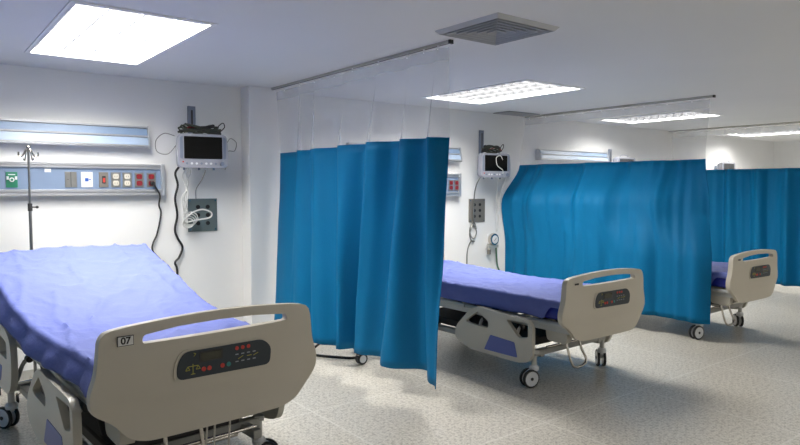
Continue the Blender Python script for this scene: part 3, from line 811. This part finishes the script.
def monitor(cx, cy, cz, rz, label, w=.47, h=.32):
    t = thing('patient_monitor', label, 'monitor', (cx, cy, cz), rz, 'wall mounted patient monitors')
    th = .11
    b = MB(); b.prism(rpoly([(-w / 2, 0), (w / 2, 0), (w / 2 + .005, h * .5), (w / 2 - .01, h), (-w / 2 + .01, h), (-w / 2 - .005, h * .5)], .045, 5), lambda a, c, s: (a, s, c), M['monbody'], -th / 2, th * .2)
    b.prism(rpoly([(-w / 2 + .02, .02), (w / 2 - .02, .02), (w / 2 - .03, h - .02), (-w / 2 + .03, h - .02)], .03, 4), lambda a, c, s: (a, s, c), M['mongrey'], th * .2, th * .6)
    b.build('body', t, bevel=.012, seg=3)
    b = MB(); b.prism(rrect(-w / 2 + .055, .085, w / 2 - .055, h - .025, .008), lambda a, c, s: (a, s, c), M['screen'], -th / 2 - .004, -th / 2 + .004); b.build('screen', t)
    for s in (-1, 1):
        b = MB(); b.prism(rpoly([(s * (w / 2 - .045), .08), (s * (w / 2 - .018), .09), (s * (w / 2 - .018), h - .04), (s * (w / 2 - .045), h - .02)], .008, 3), lambda a, c, q: (a, q, c), M['mongrey'], -th / 2 - .003, -th / 2 + .003)
        b.build('side_grip', t)
    b = MB()
    for k in range(7):
        b.cyl((-w / 2 + .08 + k * .045, -th / 2 + .004, .04), (-w / 2 + .08 + k * .045, -th / 2 - .006, .04), .011, M['white'] if k % 3 else M['mongrey'], 12)
    b.cyl((w / 2 - .06, -th / 2, .04), (w / 2 - .06, -th / 2 - .02, .04), .020, M['mongrey'], 16)
    b.build('key_row', t)
    b = MB(); b.cyl((-w / 2 + .045, -th / 2 + .003, .055), (-w / 2 + .045, -th / 2 - .004, .055), .008, M['red'], 10); b.build('red_lamp', t)
    b = MB(); b.tube([(-.10, .0, h - .01), (-.08, .0, h + .025), (0, 0, h + .035), (.08, 0, h + .025), (.10, 0, h - .01)], .010, M['monbody'], 8, 5); b.build('handle', t)
    b = MB()
    for k in range(5): b.cyl((-w / 2 + .06 + k * .07, -.02, .012), (-w / 2 + .06 + k * .07, -.02, -.022), .011, M['white'] if k % 2 else M['mongrey'], 10)
    b.build('cable_plugs', t)
    return t
def mount(x, z0, z1, label, my, mz):
    t = thing('monitor_mount', label, 'wall mount', (x, YB, z0), 0, 'monitor wall mounts')
    b = MB(); b.b2((-.038, -.028, 0), (.038, 0, z1 - z0), M['mongrey']); b.build('wall_channel', t, bevel=.004)
    b = MB(); b.b2((-.008, -.031, .02), (.008, -.027, z1 - z0 - .04), M['dark']); b.build('slot', t)
    b = MB(); b.tube([(0, -.03, mz - z0), (.02, -.10, mz - z0), (.04, my - YB + .055, mz - z0)], .022, M['mongrey'], 10, 4); b.build('arm', t)
    return t
monitor(2.275, 6.05, 1.855, -.10, 'silver patient monitor with black screen left of the corner column')
mount(2.275, 1.9, 2.47, 'grey vertical wall channel above the first patient monitor', 6.05, 2.0)
monitor(6.27, 6.05, 1.80, -.12, 'silver patient monitor on the wall above the middle bed', .49)
mount(6.30, 1.85, 2.45, 'grey vertical wall channel above the second patient monitor', 6.05, 1.95)
mount(9.30, 1.85, 2.30, 'grey wall channel seen through the middle net curtain', 6.05, 1.95)
monitor(9.33, 6.07, 1.84, -.1, 'patient monitor mostly hidden behind the middle curtain', .45)
monitor(12.93, 6.12, 1.84, -.1, 'patient monitor top just right of the middle curtain edge', .45)
mount(12.9, 1.85, 2.1, 'grey wall channel behind the farthest curtain', 6.10, 1.95)

# cable bundle lying on top of the monitors
def bundle(cx, cy, z, w, label, seed):
    random.seed(seed); t = thing('cable_bundle', label, 'cables', (cx, cy, z), 0, 'coiled cables on the monitors')
    for k, m in enumerate((M['olive'], M['black'], M['olive'], M['maroon'], M['olive'], M['black'])):
        g = MB(); pts = []
        a = random.random() * 6; rx = w * (.30 + .18 * random.random()); 
        for i in range(14):
            q = a + i * .75; pts.append((rx * math.cos(q) + (.05 if k == 3 else 0), .028 * math.sin(q), .014 + .013 * k + .016 * math.sin(i * 1.7 + k)))
        if k == 3: pts = pts[:6]
        g.tube(pts, .008, m, 7, 5); g.build('cable_coil', t)
    g = MB(); g.tube([(w * .35, 0, .04), (w * .42, -.01, .09), (w * .52, -.01, .12), (w * .56, 0, .08), (w * .45, 0, .03)], .005, M['black'], 6, 6); g.build('cable_loop', t)
    return t
bundle(2.26, 6.055, 2.175, .44, 'tangle of dark cables on top of the first patient monitor', 5)
bundle(6.24, 6.055, 2.13, .40, 'tangle of dark cables on top of the second patient monitor', 9)

# wires
def wire(pts, r, m, name, label, cat='cable', sub=6, group=None):
    g = MB(); g.tube(pts, r, m, 7, sub); return tag(g.build(name), label, cat, group)
wire([(2.09, 6.17, 1.86), (2.08, 6.24, 1.80), (2.115, 6.28, 1.69), (2.09, 6.29, 1.56), (2.11, 6.295, 1.4), (2.085, 6.295, 1.26), (2.11, 6.295, 1.17), (2.155, 6.295, 1.08), (2.12, 6.295, .98), (2.08, 6.295, .93), (2.10, 6.295, .84), (2.09, 6.295, .5), (2.05, 6.28, .03), (2.2, 6.2, .012)],
     .011, M['black'], 'power_cord', 'black cord hanging down the wall below the first monitor')
def squiggle(x, z0, z1, amp, n, seed, y=6.27):
    random.seed(seed); out = []
    for i in range(n):
        u = i / (n - 1); out.append((x + amp * (random.random() - .5) * 2, y + .02 * (random.random() - .5), z0 + (z1 - z0) * u + .03 * (random.random() - .5)))
    return out
t = thing('white_cable_bunch', 'white monitor leads hanging in loops in front of the grey socket plate', 'cables', (2.16, 6.2, 1.2))
for k in range(4):
    g = MB()
    pts = [(2.12 + .02 * k, 6.10, 1.845)] + [(x, 6.20 + .02 * (k % 3), z) for x, _, z in squiggle(2.15 + .012 * k, 1.78, 1.42, .028, 6, 20 + k)]
    cx, cz, rr = 2.185 + .012 * k, 1.32 + .015 * k, .055 + .006 * k
    for i in range(9):
        a = 2.2 + i * .78; pts.append((cx + rr * math.cos(a), 6.21 + .01 * k, cz + rr * .85 * math.sin(a)))
    g.tube([Vector(p) - Vector((2.16, 6.2, 1.2)) for p in pts], .0055, M['whitecab'], 7, 6); g.build('lead', t)
g = MB()
g.tube([Vector(p) - Vector((2.16, 6.2, 1.2)) for p in [(2.16, 6.2, 1.36), (2.22, 6.19, 1.42), (2.32, 6.19, 1.45), (2.41, 6.19, 1.42), (2.40, 6.19, 1.37), (2.28, 6.19, 1.35), (2.18, 6.2, 1.33)]], .0075, M['whitecab'], 8, 6); g.build('loop', t)
wire([(2.33, 6.09, 1.85), (2.33, 6.2, 1.75), (2.30, 6.29, 1.65), (2.30, 6.30, 1.556)], .005, M['steel'], 'sensor_cable', 'thin grey cable from the first monitor to the socket plate')
wire([(2.02, 6.06, 2.15), (1.93, 6.08, 2.17), (1.86, 6.1, 2.10), (1.87, 6.1, 2.0), (1.96, 6.08, 1.98), (2.03, 6.06, 2.06)], .004, M['steel'], 'sensor_loop', 'thin looped lead at the left side of the first monitor')
wire([(2.53, 6.06, 2.10), (2.57, 6.06, 2.15), (2.63, 6.06, 2.11), (2.61, 6.06, 2.03), (2.54, 6.06, 2.02), (2.52, 6.04, 1.90), (2.50, 6.04, 1.84)], .004, M['steel'], 'sensor_loop', 'thin looped lead at the right side of the first monitor')

# socket plates
def plate(x0, x1, z0, z1, cols, rows_, m, label):
    t = thing('socket_plate', label, 'socket plate', ((x0 + x1) / 2, YB, (z0 + z1) / 2), 0, 'square wall plates under the monitors')
    w, h_ = x1 - x0, z1 - z0
    g = MB(); g.box((0, -.006, 0), (w, .012, h_), m); g.build('plate', t, bevel=.003)
    for i in range(cols):
        for j in range(rows_):
            px = -w / 2 + w * (i + 1) / (cols + 1); pz = -h_ / 2 + h_ * (j + 1) / (rows_ + 1)
            g = MB(); g.cyl((px, -.011, pz), (px, -.017, pz), .021, M['black'], 16); g.build('jack', t)
    g = MB()
    for sx in (-1, 1):
        for sz in (-1, 1): g.cyl((sx * (w / 2 - .02), -.011, sz * (h_ / 2 - .02)), (sx * (w / 2 - .02), -.015, sz * (h_ / 2 - .02)), .007, M['chrome'], 10)
    g.build('screw', t)
plate(2.225, 2.525, 1.225, 1.555, 2, 3, M['platex'], 'dark grey wall plate with six round jacks below the first monitor')
plate(6.08, 6.385, 1.19, 1.51, 2, 3, M['brown'], 'dark wall plate of jacks below the second monitor')

# bay two leads and suction regulator
t = thing('white_cable_bunch', 'white lead coiled below the second wall plate, trailing behind the bed', 'cables', (6.13, 6.25, 1.0))
g = MB(); pts = [(6.05, 6.08, 1.80), (6.10, 6.2, 1.7), (6.16, 6.30, 1.55), (6.15, 6.30, 1.25)]
for i in range(12):
    a = i * 1.05; pts.append((6.15 + .06 * math.cos(a), 6.305 + .008 * (i % 2), 1.10 + .10 * math.sin(a) - .008 * i))
pts += [(6.10, 6.31, .92), (6.05, 6.315, .8), (6.04, 6.315, .6), (6.0, 6.315, .02)]
g.tube([Vector(p) - Vector((6.13, 6.25, 1.0)) for p in pts], .008, M['steel'], 7, 6); g.build('lead', t)
wire([(6.38, 5.985, 2.02), (6.33, 5.98, 2.09), (6.25, 5.98, 2.06), (6.27, 5.98, 1.96), (6.37, 5.98, 1.90), (6.38, 5.99, 1.84), (6.40, 6.08, 1.76), (6.50, 6.2, 1.6), (6.56, 6.26, 1.35), (6.58, 6.27, 1.05)], .006, M['whitecab'], 'sensor_loop', 'white lead looping over the screen of the second monitor')
wire([(6.50, 6.05, 1.80), (6.55, 6.15, 1.65), (6.62, 6.25, 1.45), (6.60, 6.27, 1.2), (6.56, 6.27, 1.04)], .005, M['whitecab'], 'sensor_cable', 'white lead from the second monitor down to the suction regulator')
t = thing('suction_regulator', 'round suction regulator with green hose on the wall beside the middle curtain', 'suction regulator', (6.51, YB, .92))
g = MB(); g.b2((-.07, -.03, -.05), (.07, 0, .09), M['white']); g.build('wall_socket', t, bevel=.006)
g = MB(); g.lathe([(.03, -.03), (.085, -.035), (.09, -.06), (.08, -.085), (.06, -.09)], (0, 0, .02), M['chrome'], 24, 'Y'); g.build('gauge', t)
g = MB(); g.lathe([(.058, -.088), (.058, -.0925)], (0, 0, .02), M['white'], 24, 'Y'); g.cyl((-.02, -.094, .0), (.02, -.094, .04), .003, M['dark'], 6); g.build('dial', t)
g = MB(); g.cyl((-.08, -.05, -.12), (-.08, -.05, -.185), .026, M['brown'], 16); g.cyl((-.08, -.05, -.10), (-.08, -.05, -.12), .018, M['ivory'], 12); g.b2((-.10, -.07, -.10), (.09, -.02, -.06), M['lgrey']); g.build('knob', t, bevel=.003)
g = MB(); g.tube([(.06, -.05, -.08), (.07, -.05, -.2), (.09, -.05, -.35), (.15, -.06, -.5), (.2, -.1, -.8)], .013, M['hose'], 10, 6); g.build('hose', t)

# ------------------------------------------------------------------ IV pole
t = thing('iv_pole', 'chrome drip stand with double hooks behind the head of the nearest bed', 'drip stand', (.795, 5.88, 0))
g = MB(); g.cyl((0, 0, .08), (0, 0, 1.50), .012, M['polechrome']); g.build('lower_tube', t)
g = MB(); g.cyl((0, 0, 1.48), (0, 0, 1.985), .0085, M['polechrome']); g.build('upper_tube', t)
g = MB(); g.cyl((0, 0, 1.48), (0, 0, 1.54), .017, M['dark']); g.cyl((0, 0, 1.51), (.05, 0, 1.51), .006, M['dark']); g.sph((.05, 0, 1.51), .012, M['dark']); g.build('clamp_knob', t)
for s in (-1, 1):
    g = MB(); g.tube([(0, 0, 1.98), (s * .02, 0, 1.965), (s * .03, 0, 1.94), (s * .05, 0, 1.915), (s * .068, 0, 1.925), (s * .068, 0, 1.95)], .007, M['chrome'], 8, 6)
    g.tube([(0, 0, 1.98), (s * .012, s * -.02, 1.955), (s * .018, s * -.04, 1.90), (s * .022, s * -.05, 1.885), (s * .03, s * -.05, 1.90)], .005, M['chrome'], 8, 6); g.build('hook', t)
g = MB(); g.sph((0, 0, 1.99), .016, M['chrome'])
g.build('top_knob', t)
for k in range(5):
    a = k * 2 * PI / 5 + .3; d = Vector((math.cos(a), math.sin(a), 0))
    g = MB(); g.tube([Vector((0, 0, .11)), d * .12 + Vector((0, 0, .09)), d * .26 + Vector((0, 0, .065))], .014, M['chrome'], 8, 3)
    l = g.build('base_leg', t)
    g = MB(); g.cyl(d * .26 + Vector((-.01, 0, .03)), d * .26 + Vector((.01, 0, .03)), .03, M['black'], 16); g.build('wheel', l)

# ------------------------------------------------------------------ small wheeled stand behind the nearest curtain
t = thing('wheeled_stand', 'wheeled equipment stand behind the nearest curtain, one caster showing under its hem', 'equipment stand', (3.66, 5.02, 0))
g = MB(); g.cyl((0, 0, .12), (0, 0, 1.2), .02, M['grey']); g.build('post', t)
g = MB(); g.box((0, 0, 1.22), (.3, .26, .05), M['lgrey']); g.build('tray', t, bevel=.01)
for k, a in enumerate((PI + .25, PI * .5 + .25, .25, -PI * .5 + .25)):
    d = Vector((math.cos(a), math.sin(a), 0))
    g = MB(); g.tube([Vector((0, 0, .125)), d * .16 + Vector((0, 0, .13)), d * .33 + Vector((0, 0, .12))], .018, M['dark'], 8, 3); l = g.build('base_leg', t)
    g = MB(); g.cyl(d * .33 + Vector((0, 0, .10)), d * .33 + Vector((0, 0, .135)), .032, M['black'], 14)
    g.prism(rpoly([(-.03, .12), (.04, .12), (.055, .06), (.03, .04), (-.01, .07)], .012, 3), lambda p, c, s: (d.x * .33 + p, d.y * .33 + s, c), M['wheelwhite'], -.015, .015); g.build('caster_fork', l)
    g = MB(); g.cyl(d * .33 + Vector((.02, -.028, .055)), d * .33 + Vector((.02, .028, .055)), .052, M['black'], 24)
    g.cyl(d * .33 + Vector((.02, -.031, .055)), d * .33 + Vector((.02, .031, .055)), .036, M['wheelwhite'], 20); g.build('wheel', l)
wire([(3.55, 5.12, .16), (3.38, 5.20, .20), (3.22, 5.36, .17), (3.12, 5.50, .03), (3.16, 5.46, .012), (3.28, 5.28, .012), (3.42, 5.14, .012), (3.6, 5.3, .012)], .012, M['black'], 'floor_cable', 'black cable looping to the floor under the nearest curtain')

# ------------------------------------------------------------------ camera, light, view
cam = bpy.data.cameras.new('camera'); co = bpy.data.objects.new('camera', cam); COL.objects.link(co)
cam.sensor_width = 36; cam.lens = 640 / 800 * 36; cam.clip_start = .05; cam.clip_end = 60
co.location = (0, 0, 1.67); co.rotation_euler = (math.radians(90 - 3.157), 0, -math.radians(37.73355))
sc.camera = co
w = bpy.data.worlds.new('world'); sc.world = w; w.use_nodes = True
w.node_tree.nodes['Background'].inputs[0].default_value = (1, .985, .95, 1); w.node_tree.nodes['Background'].inputs[1].default_value = .6
sc.view_settings.view_transform = 'Standard'; sc.view_settings.look = 'None'; sc.view_settings.gamma = 1
sc.view_settings.use_curve_mapping = False
sc.view_settings.exposure = 0.25
